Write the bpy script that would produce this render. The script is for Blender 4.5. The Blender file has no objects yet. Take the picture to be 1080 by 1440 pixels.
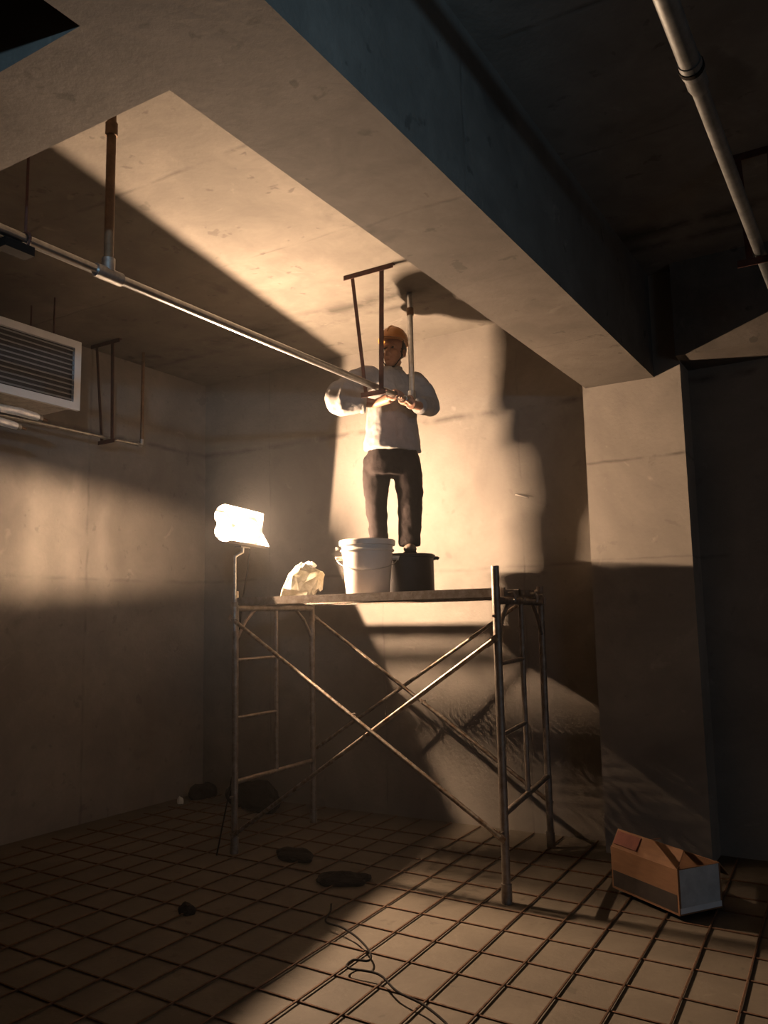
import bpy, bmesh, math, random
from mathutils import Vector, Matrix, Euler
random.seed(7)
S = bpy.context.scene
COL = S.collection

# ------------------------------------------------------------------ camera
F_PX = 1166.3
YAW, PITCH, ROLL = math.radians(31.205), math.radians(7.29), math.radians(-1.1146)
fw = Vector((-math.sin(YAW)*math.cos(PITCH), math.cos(YAW)*math.cos(PITCH), math.sin(PITCH)))
rt = Vector((math.cos(YAW), math.sin(YAW), 0.0))
up = rt.cross(fw)
r2 = rt*math.cos(ROLL) + up*math.sin(ROLL)
u2 = -rt*math.sin(ROLL) + up*math.cos(ROLL)
cam_d = bpy.data.cameras.new('camera')
cam = bpy.data.objects.new('camera', cam_d); COL.objects.link(cam)
cam.matrix_world = Matrix(((r2.x, u2.x, -fw.x, 0.0), (r2.y, u2.y, -fw.y, 0.0), (r2.z, u2.z, -fw.z, 1.5), (0, 0, 0, 1)))
cam_d.sensor_fit = 'VERTICAL'; cam_d.sensor_height = 36.0; cam_d.sensor_width = 27.0
cam_d.lens = F_PX*36.0/1440.0
cam_d.clip_start = 0.05
S.camera = cam

# ------------------------------------------------------------------ light + exposure
S.view_settings.view_transform = 'Standard'
S.view_settings.look = 'None'
S.view_settings.gamma = 1.0
S.view_settings.use_curve_mapping = False
S.view_settings.exposure = 0.0
LAMP_STRENGTH = 80000.0
LAMP_COLOR = (1.0, 0.67, 0.43)
w = bpy.data.worlds.new('world'); S.world = w; w.use_nodes = True
w.node_tree.nodes['Background'].inputs[0].default_value = (0.55, 0.6, 0.75, 1)
w.node_tree.nodes['Background'].inputs[1].default_value = 0.002
# cool fill light added at the opening in the right wall, out of view
dl = bpy.data.lights.new('cool_fill_area', 'AREA'); dl.shape = 'RECTANGLE'; dl.size = 1.6; dl.size_y = 2.1
dl.color = (0.55, 0.78, 1.0); dl.energy = 20.0
dlo = bpy.data.objects.new('cool_fill_area', dl); COL.objects.link(dlo)
dlo.location = (4.25, 0.9, 1.15)
dlo.rotation_euler = (math.radians(90), 0, math.radians(90))

# unseen cool fill spot added behind the camera, pointed toward the grille unit
sl = bpy.data.lights.new('cool_fill_spot', 'SPOT'); sl.color = (0.42, 0.73, 1.0); sl.energy = 270.0
sl.spot_size = math.radians(46); sl.spot_blend = 0.9; sl.shadow_soft_size = 0.04
slo = bpy.data.objects.new('cool_fill_spot', sl); COL.objects.link(slo); slo.location = (0.8, -1.2, 2.6)
slo.rotation_euler = (Vector((-2.75, 3.0, 3.42))-Vector(slo.location)).to_track_quat('-Z', 'Y').to_euler()

# ------------------------------------------------------------------ materials
MATS = {}
def nodes_of(name):
    m = bpy.data.materials.new(name); m.use_nodes = True
    nt = m.node_tree; b = nt.nodes['Principled BSDF']
    return m, nt, b
def mixrgb(nt, fac, a, b):
    n = nt.nodes.new('ShaderNodeMix'); n.data_type = 'RGBA'
    for sock, v in ((n.inputs[0], fac), (n.inputs[6], a), (n.inputs[7], b)):
        if hasattr(v, 'is_linked') or hasattr(v, 'links'): nt.links.new(v, sock)
        elif isinstance(v, (tuple, list)): sock.default_value = (*v[:3], 1)
        else: sock.default_value = v
    return n.outputs[2]
def math_n(nt, op, a, b=None, c=None, clamp=False):
    n = nt.nodes.new('ShaderNodeMath'); n.operation = op; n.use_clamp = clamp
    for i, v in enumerate((a, b, c)):
        if v is None: continue
        if hasattr(v, 'links'): nt.links.new(v, n.inputs[i])
        else: n.inputs[i].default_value = v
    return n.outputs[0]
def noise(nt, vec, scale, detail=4, rough=0.55, dist=0.0):
    n = nt.nodes.new('ShaderNodeTexNoise'); n.inputs['Scale'].default_value = scale
    n.inputs['Detail'].default_value = detail; n.inputs['Roughness'].default_value = rough
    n.inputs['Distortion'].default_value = dist
    if vec is not None: nt.links.new(vec, n.inputs['Vector'])
    return n.outputs[0]
def ramp(nt, fac, p0, p1, c0=(0, 0, 0), c1=(1, 1, 1)):
    n = nt.nodes.new('ShaderNodeValToRGB'); e = n.color_ramp.elements
    e[0].position = p0; e[1].position = p1; e[0].color = (*c0, 1); e[1].color = (*c1, 1)
    nt.links.new(fac, n.inputs[0]); return n.outputs[0]
def coords(nt, scale=(1, 1, 1)):
    t = nt.nodes.new('ShaderNodeTexCoord'); m = nt.nodes.new('ShaderNodeMapping')
    m.inputs['Scale'].default_value = scale
    nt.links.new(t.outputs['Object'], m.inputs[0]); return m.outputs[0], t.outputs['Object']
def bump(nt, b, h, strength=0.3, dist=0.02):
    n = nt.nodes.new('ShaderNodeBump'); n.inputs['Strength'].default_value = strength; n.inputs['Distance'].default_value = dist
    nt.links.new(h, n.inputs['Height']); nt.links.new(n.outputs[0], b.inputs['Normal'])
def plain(name, col, rough=0.6, metal=0.0, var=0.25, scale=12.0, dark=None, bmp=0.0, coat=0.0, stretch=(1, 1, 1), spec=0.5):
    if name in MATS: return MATS[name]
    m, nt, b = nodes_of(name)
    v, _ = coords(nt, stretch)
    n = noise(nt, v, scale, 5, 0.6)
    d = dark if dark else tuple(c*(1-var) for c in col)
    f = ramp(nt, n, 0.35, 0.68)
    nt.links.new(mixrgb(nt, f, d, col), b.inputs['Base Color'])
    b.inputs['Roughness'].default_value = rough; b.inputs['Metallic'].default_value = metal
    b.inputs['Specular IOR Level'].default_value = spec
    if coat: b.inputs['Coat Weight'].default_value = coat
    if bmp: bump(nt, b, noise(nt, v, scale*3, 4), bmp, 0.01)
    MATS[name] = m; return m
def concrete(name, col, seams=(), stains=0.5, grain=1.0, wet=0.8, holes=0.0):
    """cast concrete: blotches, fine grain, pores, formwork joints at given world positions"""
    m, nt, b = nodes_of(name)
    v, o = coords(nt)
    big = ramp(nt, noise(nt, v, 0.9, 5, 0.62, 0.4), 0.30, 0.72)
    mid = ramp(nt, noise(nt, v, 4.2, 6, 0.65, 0.6), 0.32, 0.70)
    fine = noise(nt, v, 38.0, 3, 0.6)
    lite = tuple(min(1, c*1.24) for c in col); dark = tuple(c*0.64 for c in col)
    c = mixrgb(nt, big, dark, lite)
    c = mixrgb(nt, math_n(nt, 'MULTIPLY', math_n(nt, 'SUBTRACT', 1.0, mid), 0.42*stains), c, tuple(k*0.50 for k in col))
    c = mixrgb(nt, math_n(nt, 'MULTIPLY', math_n(nt, 'SUBTRACT', fine, 0.35, None, True), 0.30*grain), c, tuple(k*0.6 for k in col))
    # rare dark stains
    st = ramp(nt, noise(nt, v, 2.1, 3, 0.5, 0.9), 0.64, 0.74)
    c = mixrgb(nt, math_n(nt, 'MULTIPLY', st, 0.40*stains), c, tuple(k*0.33 for k in col))
    sp = ramp(nt, noise(nt, v, 8.5, 3, 0.55, 0.3), 0.655, 0.70)
    c = mixrgb(nt, math_n(nt, 'MULTIPLY', sp, 0.42*stains, None, True), c, tuple(k*0.35 for k in col))
    ch = ramp(nt, noise(nt, v, 5.5, 4, 0.6, 0.8), 0.66, 0.75)
    c = mixrgb(nt, math_n(nt, 'MULTIPLY', ch, 0.5, None, True), c, tuple(min(1, k*1.35) for k in col))
    sep = nt.nodes.new('ShaderNodeSeparateXYZ'); nt.links.new(o, sep.inputs[0])
    wob = math_n(nt, 'MULTIPLY', math_n(nt, 'SUBTRACT', noise(nt, v, 3.0, 3), 0.5), 0.05)
    brk = ramp(nt, noise(nt, v, 5.0, 4), 0.38, 0.60)
    h = fine
    for ax, pos, width, amt in seams:
        d = math_n(nt, 'ABSOLUTE', math_n(nt, 'SUBTRACT', math_n(nt, 'ADD', sep.outputs['XYZ'.index(ax)], wob), pos))
        msk = math_n(nt, 'SUBTRACT', 1.0, math_n(nt, 'DIVIDE', d, width), None, True)
        msk = math_n(nt, 'MULTIPLY', msk, brk)
        c = mixrgb(nt, math_n(nt, 'MULTIPLY', msk, amt), c, tuple(k*0.28 for k in col))
        h = math_n(nt, 'SUBTRACT', h, math_n(nt, 'MULTIPLY', msk, 1.2))
    nt.links.new(c, b.inputs['Base Color'])
    b.inputs['Roughness'].default_value = wet
    b.inputs['Specular IOR Level'].default_value = 0.25
    bump(nt, b, math_n(nt, 'ADD', h, math_n(nt, 'MULTIPLY', mid, 0.25)), 0.22, 0.008)
    MATS[name] = m; return m
def emit(name, col, strength):
    m = bpy.data.materials.new(name); m.use_nodes = True; nt = m.node_tree
    nt.nodes.clear(); o = nt.nodes.new('ShaderNodeOutputMaterial'); e = nt.nodes.new('ShaderNodeEmission')
    e.inputs[0].default_value = (*col, 1); e.inputs[1].default_value = strength
    nt.links.new(e.outputs[0], o.inputs[0]); MATS[name] = m; return m

CON = (0.215, 0.192, 0.166)
M_wall = concrete('concrete_wall', CON, [('Z', 3.03, 0.035, 0.75), ('Z', 1.85, 0.02, 0.35), ('X', -2.25, 0.012, 0.3), ('X', -3.45, 0.012, 0.3), ('X', -4.6, 0.012, 0.3)])
M_wall_l = concrete('concrete_wall_side', CON, [('Z', 3.03, 0.03, 0.7), ('Z', 1.85, 0.02, 0.3), ('Y', 4.35, 0.02, 0.4), ('Y', 3.15, 0.02, 0.4), ('Y', 1.9, 0.02, 0.4)], stains=0.8)
M_ceil = concrete('concrete_ceiling', (0.185, 0.165, 0.140), [('Y', 2.78, 0.02, 0.6), ('Y', 3.74, 0.014, 0.35), ('Y', 4.76, 0.15, 1.0), ('Y', 4.95, 0.08, 0.8)], stains=1.3)
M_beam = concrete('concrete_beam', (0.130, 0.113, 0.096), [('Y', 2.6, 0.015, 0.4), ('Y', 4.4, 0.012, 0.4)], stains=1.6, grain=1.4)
M_col = concrete('concrete_column', (0.25, 0.222, 0.19), [('Z', 2.50, 0.014, 0.8), ('Z', 1.85, 0.01, 0.4)], stains=0.6)
M_floor = concrete('concrete_floor', (0.110, 0.092, 0.070), [], stains=1.0, grain=1.6, wet=0.75)
M_dark = plain('dark_debris', (0.016, 0.013, 0.012), 0.95, 0, 0.5, 20, bmp=0.5, spec=0.1)
M_galv = plain('galvanized_steel', (0.62, 0.63, 0.64), 0.28, 1.0, 0.25, 30)
M_galv_dull = plain('dull_galvanized_steel', (0.46, 0.45, 0.43), 0.5, 1.0, 0.4, 25)
M_ovp = plain('grey_overhead_pipe', (0.27, 0.285, 0.29), 0.42, 0.85, 0.35, 18)
M_scaf = plain('scaffold_steel', (0.30, 0.27, 0.24), 0.55, 0.7, 0.45, 22, dark=(0.20, 0.155, 0.12), bmp=0.15)
M_brace = plain('brace_steel', (0.45, 0.41, 0.36), 0.42, 0.85, 0.45, 30, dark=(0.20, 0.13, 0.08))
M_rust = plain('rust_red_paint', (0.075, 0.022, 0.013), 0.7, 0.1, 0.5, 25, bmp=0.2)
M_rustpipe = plain('brown_primed_pipe', (0.20, 0.115, 0.06), 0.6, 0.3, 0.4, 25)
M_rebar = plain('rusty_rebar', (0.13, 0.065, 0.032), 0.85, 0.3, 0.5, 40)
M_white_pl = plain('white_plastic', (0.52, 0.47, 0.42), 0.42, 0, 0.12, 10, bmp=0.05)
M_black_pl = plain('black_plastic', (0.018, 0.015, 0.014), 0.55, 0, 0.3, 14, spec=0.25)
M_bag = plain('paper_bag_white', (0.34, 0.33, 0.27), 0.75, 0, 0.4, 9, dark=(0.17, 0.15, 0.09), bmp=0.5)
M_bag_in = plain('white_powder', (0.60, 0.59, 0.55), 0.9, 0, 0.1, 30, bmp=0.4)
M_ac_white = plain('white_enamel', (0.58, 0.61, 0.64), 0.45, 0, 0.08, 8)
M_ac_dark = plain('dark_coil', (0.03, 0.032, 0.035), 0.7, 0, 0.3, 30)
M_slat = plain('grille_slat_grey', (0.24, 0.25, 0.27), 0.5, 0.1, 0.15, 12)
M_foil = plain('aluminium_foil_wrap', (0.88, 0.90, 0.92), 0.35, 0.5, 0.2, 18, bmp=0.6)
M_card = plain('brown_cardboard', (0.19, 0.095, 0.045), 0.85, 0, 0.2, 10, stretch=(1, 1, 6))
M_card_red = plain('red_print', (0.15, 0.045, 0.03), 0.85, 0, 0.3, 14)
M_card_shade = plain('cardboard_shade', (0.03, 0.022, 0.018), 0.85, 0, 0.4, 14)
M_card_white = plain('white_print', (0.42, 0.44, 0.45), 0.8, 0, 0.25, 12)
M_enamel = plain('lamp_enamel', (0.20, 0.195, 0.185), 0.5, 0, 0.05, 8)
M_lampout = plain('lamp_grey_back', (0.16, 0.15, 0.14), 0.5, 0.6, 0.3, 12)
M_cable = plain('black_rubber_cable', (0.010, 0.008, 0.007), 0.8, spec=0.1)
M_skin = plain('skin', (0.27, 0.135, 0.085), 0.55, 0, 0.15, 20)
M_hair = plain('dark_hair', (0.02, 0.015, 0.012), 0.7, 0, 0.3, 60)
M_shirt = plain('grey_white_shirt', (0.215, 0.203, 0.195), 0.85, 0, 0.18, 8, bmp=0.4, spec=0.15)
M_trouser = plain('dark_trousers', (0.016, 0.012, 0.0115), 0.9, 0, 0.35, 9, bmp=0.4, spec=0.1)
M_shoe = plain('dusty_shoe', (0.10, 0.065, 0.045), 0.7, 0, 0.4, 18)
M_helmet = plain('orange_helmet', (0.40, 0.17, 0.035), 0.38, 0, 0.1, 8)
M_glove = plain('cream_glove', (0.55, 0.42, 0.22), 0.9, 0, 0.25, 30, bmp=0.3)
M_eye = plain('eye_dark', (0.02, 0.015, 0.012), 0.3)
M_tube = emit('halogen_tube_glow', LAMP_COLOR, LAMP_STRENGTH)

# ------------------------------------------------------------------ mesh helpers
def new_bm(): return bmesh.new()
def box(bm, x0, x1, y0, y1, z0, z1):
    v = [bm.verts.new(p) for p in ((x0, y0, z0), (x1, y0, z0), (x1, y1, z0), (x0, y1, z0), (x0, y0, z1), (x1, y0, z1), (x1, y1, z1), (x0, y1, z1))]
    for f in ((3, 2, 1, 0), (4, 5, 6, 7), (0, 1, 5, 4), (1, 2, 6, 5), (2, 3, 7, 6), (3, 0, 4, 7)):
        bm.faces.new([v[i] for i in f])
    return v
def frame_of(d):
    d = d.normalized(); a = Vector((0, 0, 1)) if abs(d.z) < 0.9 else Vector((1, 0, 0))
    x = a.cross(d).normalized(); y = d.cross(x); return x, y
def path_tube(bm, pts, rad, n=10, cap=True, squash=1.0):
    pts = [Vector(p) for p in pts]
    if not hasattr(rad, '__len__'): rad = [rad]*len(pts)
    rings = []; px = None
    for i, p in enumerate(pts):
        if i == 0: d = pts[1]-p
        elif i == len(pts)-1: d = p-pts[i-1]
        else: d = (pts[i+1]-p).normalized() + (p-pts[i-1]).normalized()
        d = d.normalized()
        if px is None: x, y = frame_of(d)
        else:
            x = (px - d*px.dot(d)).normalized(); y = d.cross(x)
        px = x
        rings.append([bm.verts.new(p + (x*math.cos(2*math.pi*k/n) + y*math.sin(2*math.pi*k/n)*squash)*rad[i]) for k in range(n)])
    for a, b in zip(rings, rings[1:]):
        for k in range(n): bm.faces.new((a[k], a[(k+1) % n], b[(k+1) % n], b[k]))
    if cap:
        bm.faces.new(list(reversed(rings[0]))); bm.faces.new(rings[-1])
    return rings
def bar(bm, p0, p1, w, h, upv=(0, 0, 1)):
    """rectangular bar from p0 to p1"""
    p0 = Vector(p0); p1 = Vector(p1); d = (p1-p0).normalized(); u = Vector(upv)
    s = d.cross(u)
    if s.length < 1e-4: s = d.cross(Vector((1, 0, 0)))
    s.normalize(); u = s.cross(d).normalized()
    vs = []
    for p in (p0, p1):
        vs.append([bm.verts.new(p + s*a*w/2 + u*b*h/2) for a, b in ((-1, -1), (1, -1), (1, 1), (-1, 1))])
    a, b = vs
    for k in range(4): bm.faces.new((a[k], a[(k+1) % 4], b[(k+1) % 4], b[k]))
    bm.faces.new(list(reversed(a))); bm.faces.new(b)
def angle_bar(bm, p0, p1, w, t, side, back):
    """steel angle (L section) from p0 to p1: legs along side and back"""
    p0 = Vector(p0); p1 = Vector(p1); s = Vector(side).normalized(); k = Vector(back).normalized()
    prof = [(0, 0), (w, 0), (w, t), (t, t), (t, w), (0, w)]
    A = [bm.verts.new(p0 + s*a + k*b) for a, b in prof]; B = [bm.verts.new(p1 + s*a + k*b) for a, b in prof]
    n = len(prof)
    for i in range(n): bm.faces.new((A[i], A[(i+1) % n], B[(i+1) % n], B[i]))
    bm.faces.new(list(reversed(A))); bm.faces.new(B)
def lathe(bm, prof, n=28, c=(0, 0)):
    """prof: list of (r, z) from bottom to top"""
    rings = []
    for r, z in prof:
        if r < 1e-5: rings.append([bm.verts.new((c[0], c[1], z))])
        else: rings.append([bm.verts.new((c[0]+r*math.cos(2*math.pi*k/n), c[1]+r*math.sin(2*math.pi*k/n), z)) for k in range(n)])
    for a, b in zip(rings, rings[1:]):
        if len(a) == 1 and len(b) == 1: continue
        for k in range(n):
            k2 = (k+1) % n
            if len(a) == 1: bm.faces.new((a[0], b[k2], b[k]))
            elif len(b) == 1: bm.faces.new((a[k], a[k2], b[0]))
            else: bm.faces.new((a[k], a[k2], b[k2], b[k]))
def ellipsoid(bm, c, r, rot=None, seg=16, rings=10):
    mat = Matrix.Translation(Vector(c)) @ (rot.to_4x4() if rot else Matrix()) @ Matrix.Diagonal((*r, 1))
    bmesh.ops.create_uvsphere(bm, u_segments=seg, v_segments=rings, radius=1.0, matrix=mat)
def chain(bm, pts, rad, n=10):
    """rounded chain: tube plus balls at the ends"""
    path_tube(bm, pts, rad, n)
    if not hasattr(rad, '__len__'): rad = [rad]*len(pts)
    for p, r in ((pts[0], rad[0]), (pts[-1], rad[-1])):
        ellipsoid(bm, p, (r, r, r), None, n, max(6, n//2+1))
def obj(name, bm, mat, parent=None, smooth=False, loc=None, rot=None):
    bmesh.ops.recalc_face_normals(bm, faces=bm.faces[:])
    me = bpy.data.meshes.new(name); bm.to_mesh(me); bm.free()
    me.materials.append(mat)
    if smooth:
        for p in me.polygons: p.use_smooth = True
    o = bpy.data.objects.new(name, me); COL.objects.link(o)
    if parent: o.parent = parent
    if loc: o.location = loc
    if rot: o.rotation_euler = rot
    return o
def smooth_by_angle(o, deg=40):
    me = o.data
    for p in me.polygons: p.use_smooth = True
    me.set_sharp_from_angle(angle=math.radians(deg))
    return o
def tag(o, label=None, cat=None, group=None, kind=None):
    if label: o['label'] = label
    if cat: o['category'] = cat
    if group: o['group'] = group
    if kind: o['kind'] = kind
    return o
def empty(name, loc=(0, 0, 0), rz=0.0):
    o = bpy.data.objects.new(name, None); COL.objects.link(o)
    o.location = loc; o.rotation_euler = (0, 0, rz); o.empty_display_size = 0.1
    return o
def bake(o, mods):
    """apply modifiers given as (type, {props})"""
    for t, pr in mods:
        m = o.modifiers.new(t.lower(), t)
        for k, v in pr.items(): setattr(m, k, v)
    dg = bpy.context.evaluated_depsgraph_get(); dg.update()
    me = bpy.data.meshes.new_from_object(o.evaluated_get(dg))
    mats = [s for s in o.data.materials]
    o.modifiers.clear(); old = o.data; o.data = me
    me.materials.clear()
    for s in mats: me.materials.append(s)
    for p in me.polygons: p.use_smooth = True
    bpy.data.meshes.remove(old)
    return o
def clouds(name, size):
    t = bpy.data.textures.new(name, 'CLOUDS'); t.noise_scale = size; t.noise_depth = 2; return t

# ------------------------------------------------------------------ structure
XL, XR, YB, YF, ZC, ZS = -5.37, 4.0, 5.66, -4.5, 3.708, 3.019
BX0, BX1 = -1.654, -1.20
def struct(name, bm, mat, label):
    return tag(obj(name, bm, mat), label, None, None, 'structure')
bm = new_bm(); box(bm, XL-0.2, XR+0.2, YF-0.2, YB+0.2, -0.2, 0.0); struct('floor', bm, M_floor, 'bare concrete floor slab under the rebar mesh')
bm = new_bm(); box(bm, XL-0.2, XR+0.2, YF-0.2, YB+0.2, ZC, ZC+0.2); struct('ceiling', bm, M_ceil, 'bare concrete ceiling slab lit by the work lamp')
bm = new_bm(); box(bm, XL-0.2, XR+0.2, YB, YB+0.2, 0, ZC); struct('wall_back', bm, M_wall, 'concrete back wall behind the scaffold and worker')
bm = new_bm(); box(bm, XL-0.2, XL, YF, YB, 0, ZC); struct('wall_left', bm, M_wall_l, 'concrete side wall with a bright band beside the lamp')
bm = new_bm(); box(bm, XL-0.2, XR+0.2, YF-0.2, YF, 0, ZC); struct('wall_front', bm, M_wall_l, 'concrete wall behind the camera')
bm = new_bm()                                                     # right wall, its opening added for the cool fill light
box(bm, XR, XR+0.2, YF, 0.0, 0, ZC); box(bm, XR, XR+0.2, 1.8, YB, 0, ZC); box(bm, XR, XR+0.2, 0.0, 1.8, 2.25, ZC)
struct('wall_right', bm, M_wall_l, 'concrete wall with an opening added to let in cool fill light')
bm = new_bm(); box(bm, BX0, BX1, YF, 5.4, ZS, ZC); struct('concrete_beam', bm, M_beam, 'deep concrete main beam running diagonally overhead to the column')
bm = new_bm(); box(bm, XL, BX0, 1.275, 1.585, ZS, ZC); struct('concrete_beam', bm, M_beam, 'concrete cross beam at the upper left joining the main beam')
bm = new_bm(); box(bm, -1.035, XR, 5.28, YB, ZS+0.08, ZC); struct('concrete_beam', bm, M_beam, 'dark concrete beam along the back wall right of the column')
bm = new_bm(); box(bm, -1.675, -1.035, 5.4, YB, 0, ZC); struct('concrete_column', bm, M_col, 'concrete column carrying the main beam at the back wall')

# ------------------------------------------------------------------ rebar mesh on the floor
rm = tag(empty('rebar_mesh', (0, 0, 0)), 'rusty rebar mesh laid in squares over the concrete floor', 'rebar mesh')
def rebar_mesh_data(length, along):
    bm = new_bm()
    a, b = (Vector((-length/2, 0, 0)), Vector((length/2, 0, 0))) if along == 'x' else (Vector((0, -length/2, 0)), Vector((0, length/2, 0)))
    path_tube(bm, [a, a.lerp(b, 0.33)+Vector((0, 0, 0.002)), a.lerp(b, 0.66)-Vector((0, 0, 0.001)), b], 0.0050, 5)
    bmesh.ops.recalc_face_normals(bm, faces=bm.faces[:])
    me = bpy.data.meshes.new('rebar'); bm.to_mesh(me); bm.free(); me.materials.append(M_rebar); return me
meX = rebar_mesh_data(6.2, 'x'); meY = rebar_mesh_data(4.4, 'y')
for k in range(-7, 7):
    y = 3.59 + 0.268*k
    if not 1.6 < y < 5.2: continue
    o = bpy.data.objects.new('rebar', meX); COL.objects.link(o); o.parent = rm
    o.location = (-2.1, y+random.uniform(-.012, .012)+0.02, 0.003); o.rotation_euler = (0, 0, math.radians(-2.2+random.uniform(-.5, .5)))
for k in range(-16, 12):
    x = -1.49 + 0.220*k
    if not -5.1 < x < 0.9: continue
    o = bpy.data.objects.new('rebar', meY); COL.objects.link(o); o.parent = rm
    o.location = (x+random.uniform(-.01, .01), 3.42, 0.0085); o.rotation_euler = (0, 0, math.radians(2.2+random.uniform(-.6, .6)))

# ------------------------------------------------------------------ scaffold
ZD = 1.655                                                         # deck top
def scaffold_frame(front, back, ztop_f, ztop_b, label):
    f = Vector((*front, 0)); b = Vector((*back, 0)); mid = f.lerp(b, 0.5)
    t = tag(empty('scaffold_trestle', f), label, 'scaffold')
    R = 0.0225
    def part(name, pts, r, mat=M_scaf):
        bm = new_bm(); path_tube(bm, [Vector(p)-f for p in pts], r, 12)
        return smooth_by_angle(obj(name, bm, mat, t))
    Z = Vector((0, 0, 1))
    for p, zt in ((f, ztop_f), (b, ztop_b)):
        po = part('post', [p, p+Z*zt], R)
        bm = new_bm(); path_tube(bm, [p-f+Z*0.0, p-f+Z*0.10], R+0.006, 12); smooth_by_angle(obj('foot_socket', bm, M_scaf, po))
    part('top_bar', [f+Z*1.585, b+Z*1.585], 0.021)
    part('bottom_rung', [f+Z*0.45, b+Z*0.45], 0.017)
    part('inner_post', [mid+Z*0.45, mid+Z*1.575], 0.015)
    for z in (0.86, 1.24): part('short_rung', [f+Z*z, mid+Z*z], 0.012)
    part('corner_strut', [f+Z*1.36, f.lerp(b, .12)+Z*1.50, f.lerp(b, .24)+Z*1.58], 0.012)
    part('corner_strut', [b+Z*1.36, f.lerp(b, .88)+Z*1.50, f.lerp(b, .76)+Z*1.58], 0.012)
    for p, dy in ((f, -1), (b, 1)):
        for z in (0.36, 1.50):
            d = Vector((0, dy*0.045, 0))
            part('lock_pin', [p-f+f+Z*z, p+d+Z*z], 0.008)
    return t
scaffold_frame((-3.785, 4.29), (-3.81, 5.19), 1.70, 1.69, 'rusty tubular scaffold end frame below the glowing lamp')
scaffold_frame((-1.858, 4.24), (-2.02, 5.345), 1.775, 1.69, 'rusty tubular scaffold end frame nearest the concrete column')
def cross_brace(pts, label):
    """pts: the two tubes as point pairs"""
    p0 = Vector(pts[0][0]); base = Vector((p0.x, p0.y, 0))
    t = tag(empty('cross_brace', base), label, 'scaffold brace', 'scaffold cross braces')
    for a, b in pts:
        a = Vector(a)-base; b = Vector(b)-base
        bm = new_bm(); path_tube(bm, [a, b], 0.0135, 10); tb = smooth_by_angle(obj('brace_tube', bm, M_brace, t))
        for e, o2 in ((a, b), (b, a)):
            bm = new_bm(); bar(bm, e + (e-o2).normalized()*0.03, e - (e-o2).normalized()*0.05, 0.034, 0.008, (0, 1, 0)); obj('flat_end', bm, M_brace, tb)
    mA = (Vector(pts[0][0])+Vector(pts[0][1]))/2-base
    bm = new_bm(); path_tube(bm, [mA+Vector((0, -0.02, 0)), mA+Vector((0, 0.045, 0))], 0.009, 8); obj('pivot_bolt', bm, M_scaf, t)
    return t
cross_brace([((-3.765, 4.235, 1.515), (-1.858, 4.185, 0.345)), ((-3.765, 4.260, 0.125), (-1.875, 4.210, 1.368))], 'crossed pair of scaffold brace tubes on the side toward the camera')
cross_brace([((-3.82, 5.235, 1.52), (-2.035, 5.380, 0.285)), ((-3.83, 5.262, 0.530), (-2.06, 5.407, 1.665))], 'crossed pair of scaffold brace tubes on the side toward the back wall')

def deck(x0, x1, y0, y1, label, rz=0.0):
    """hooked steel scaffold deck: channel rails with expanded metal between"""
    c = Vector(((x0+x1)/2, (y0+y1)/2, 0)); t = tag(empty('scaffold_deck', (c.x, c.y, ZD-0.05), rz), label, 'scaffold deck', 'steel mesh scaffold decks')
    hx, hy = (x1-x0)/2, (y1-y0)/2
    for y in (-hy+0.013, hy-0.013):
        bm = new_bm(); box(bm, -hx, hx, y-0.013, y+0.013, 0.0, 0.05)
        obj('side_rail', bm, M_scaf, t)
    bm = new_bm(); box(bm, -hx+.001, hx-.001, -0.014, 0.014, 0.012, 0.046); obj('centre_rail', bm, M_scaf, t)
    for x in (-hx+0.015, 0.0, hx-0.015):
        bm = new_bm(); box(bm, x-0.014, x+0.014, -hy+0.026, hy-0.026, 0.005, 0.04); obj('cross_rail', bm, M_scaf, t)
    # expanded metal: slanted strands in both diagonals
    bm = new_bm(); step = 0.021; h2 = hy-0.02
    n = int((2*hx+2*h2)/step)
    for sgn, wd in ((1, 0.0062), (-1, 0.0024)):
        for k in range(n+1):
            s = -hx-h2 + k*step
            # line x = s + sgn*0.6*y
            y_a, y_b = -h2, h2
            xa, xb = s+h2+sgn*0.6*y_a-h2, s+sgn*0.6*y_b
            if min(xa, xb) < -hx+0.01 or max(xa, xb) > hx-0.01: continue
            bar(bm, (xa, y_a, 0.043+0.001*sgn), (xb, y_b, 0.043+0.001*sgn), wd, 0.004)
    m = obj('expanded_metal', bm, M_scaf, t); m['kind'] = 'stuff'
    for x, sx in ((-hx, -1), (hx, 1)):
        for y in (-hy+0.06, hy-0.06):
            bm = new_bm(); path_tube(bm, [(x-sx*0.02, y, 0.02), (x+sx*0.028, y, 0.024), (x+sx*0.042, y, 0.0), (x+sx*0.038, y, -0.03)], 0.009, 6); obj('hook', bm, M_scaf, t)
    return t
deck(-3.80, -1.83, 4.285, 4.745, 'steel mesh scaffold deck at the front, carrying the white bucket and bag')
deck(-3.83, -1.97, 4.775, 5.245, 'steel mesh scaffold deck at the rear, carrying the black bucket')

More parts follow.
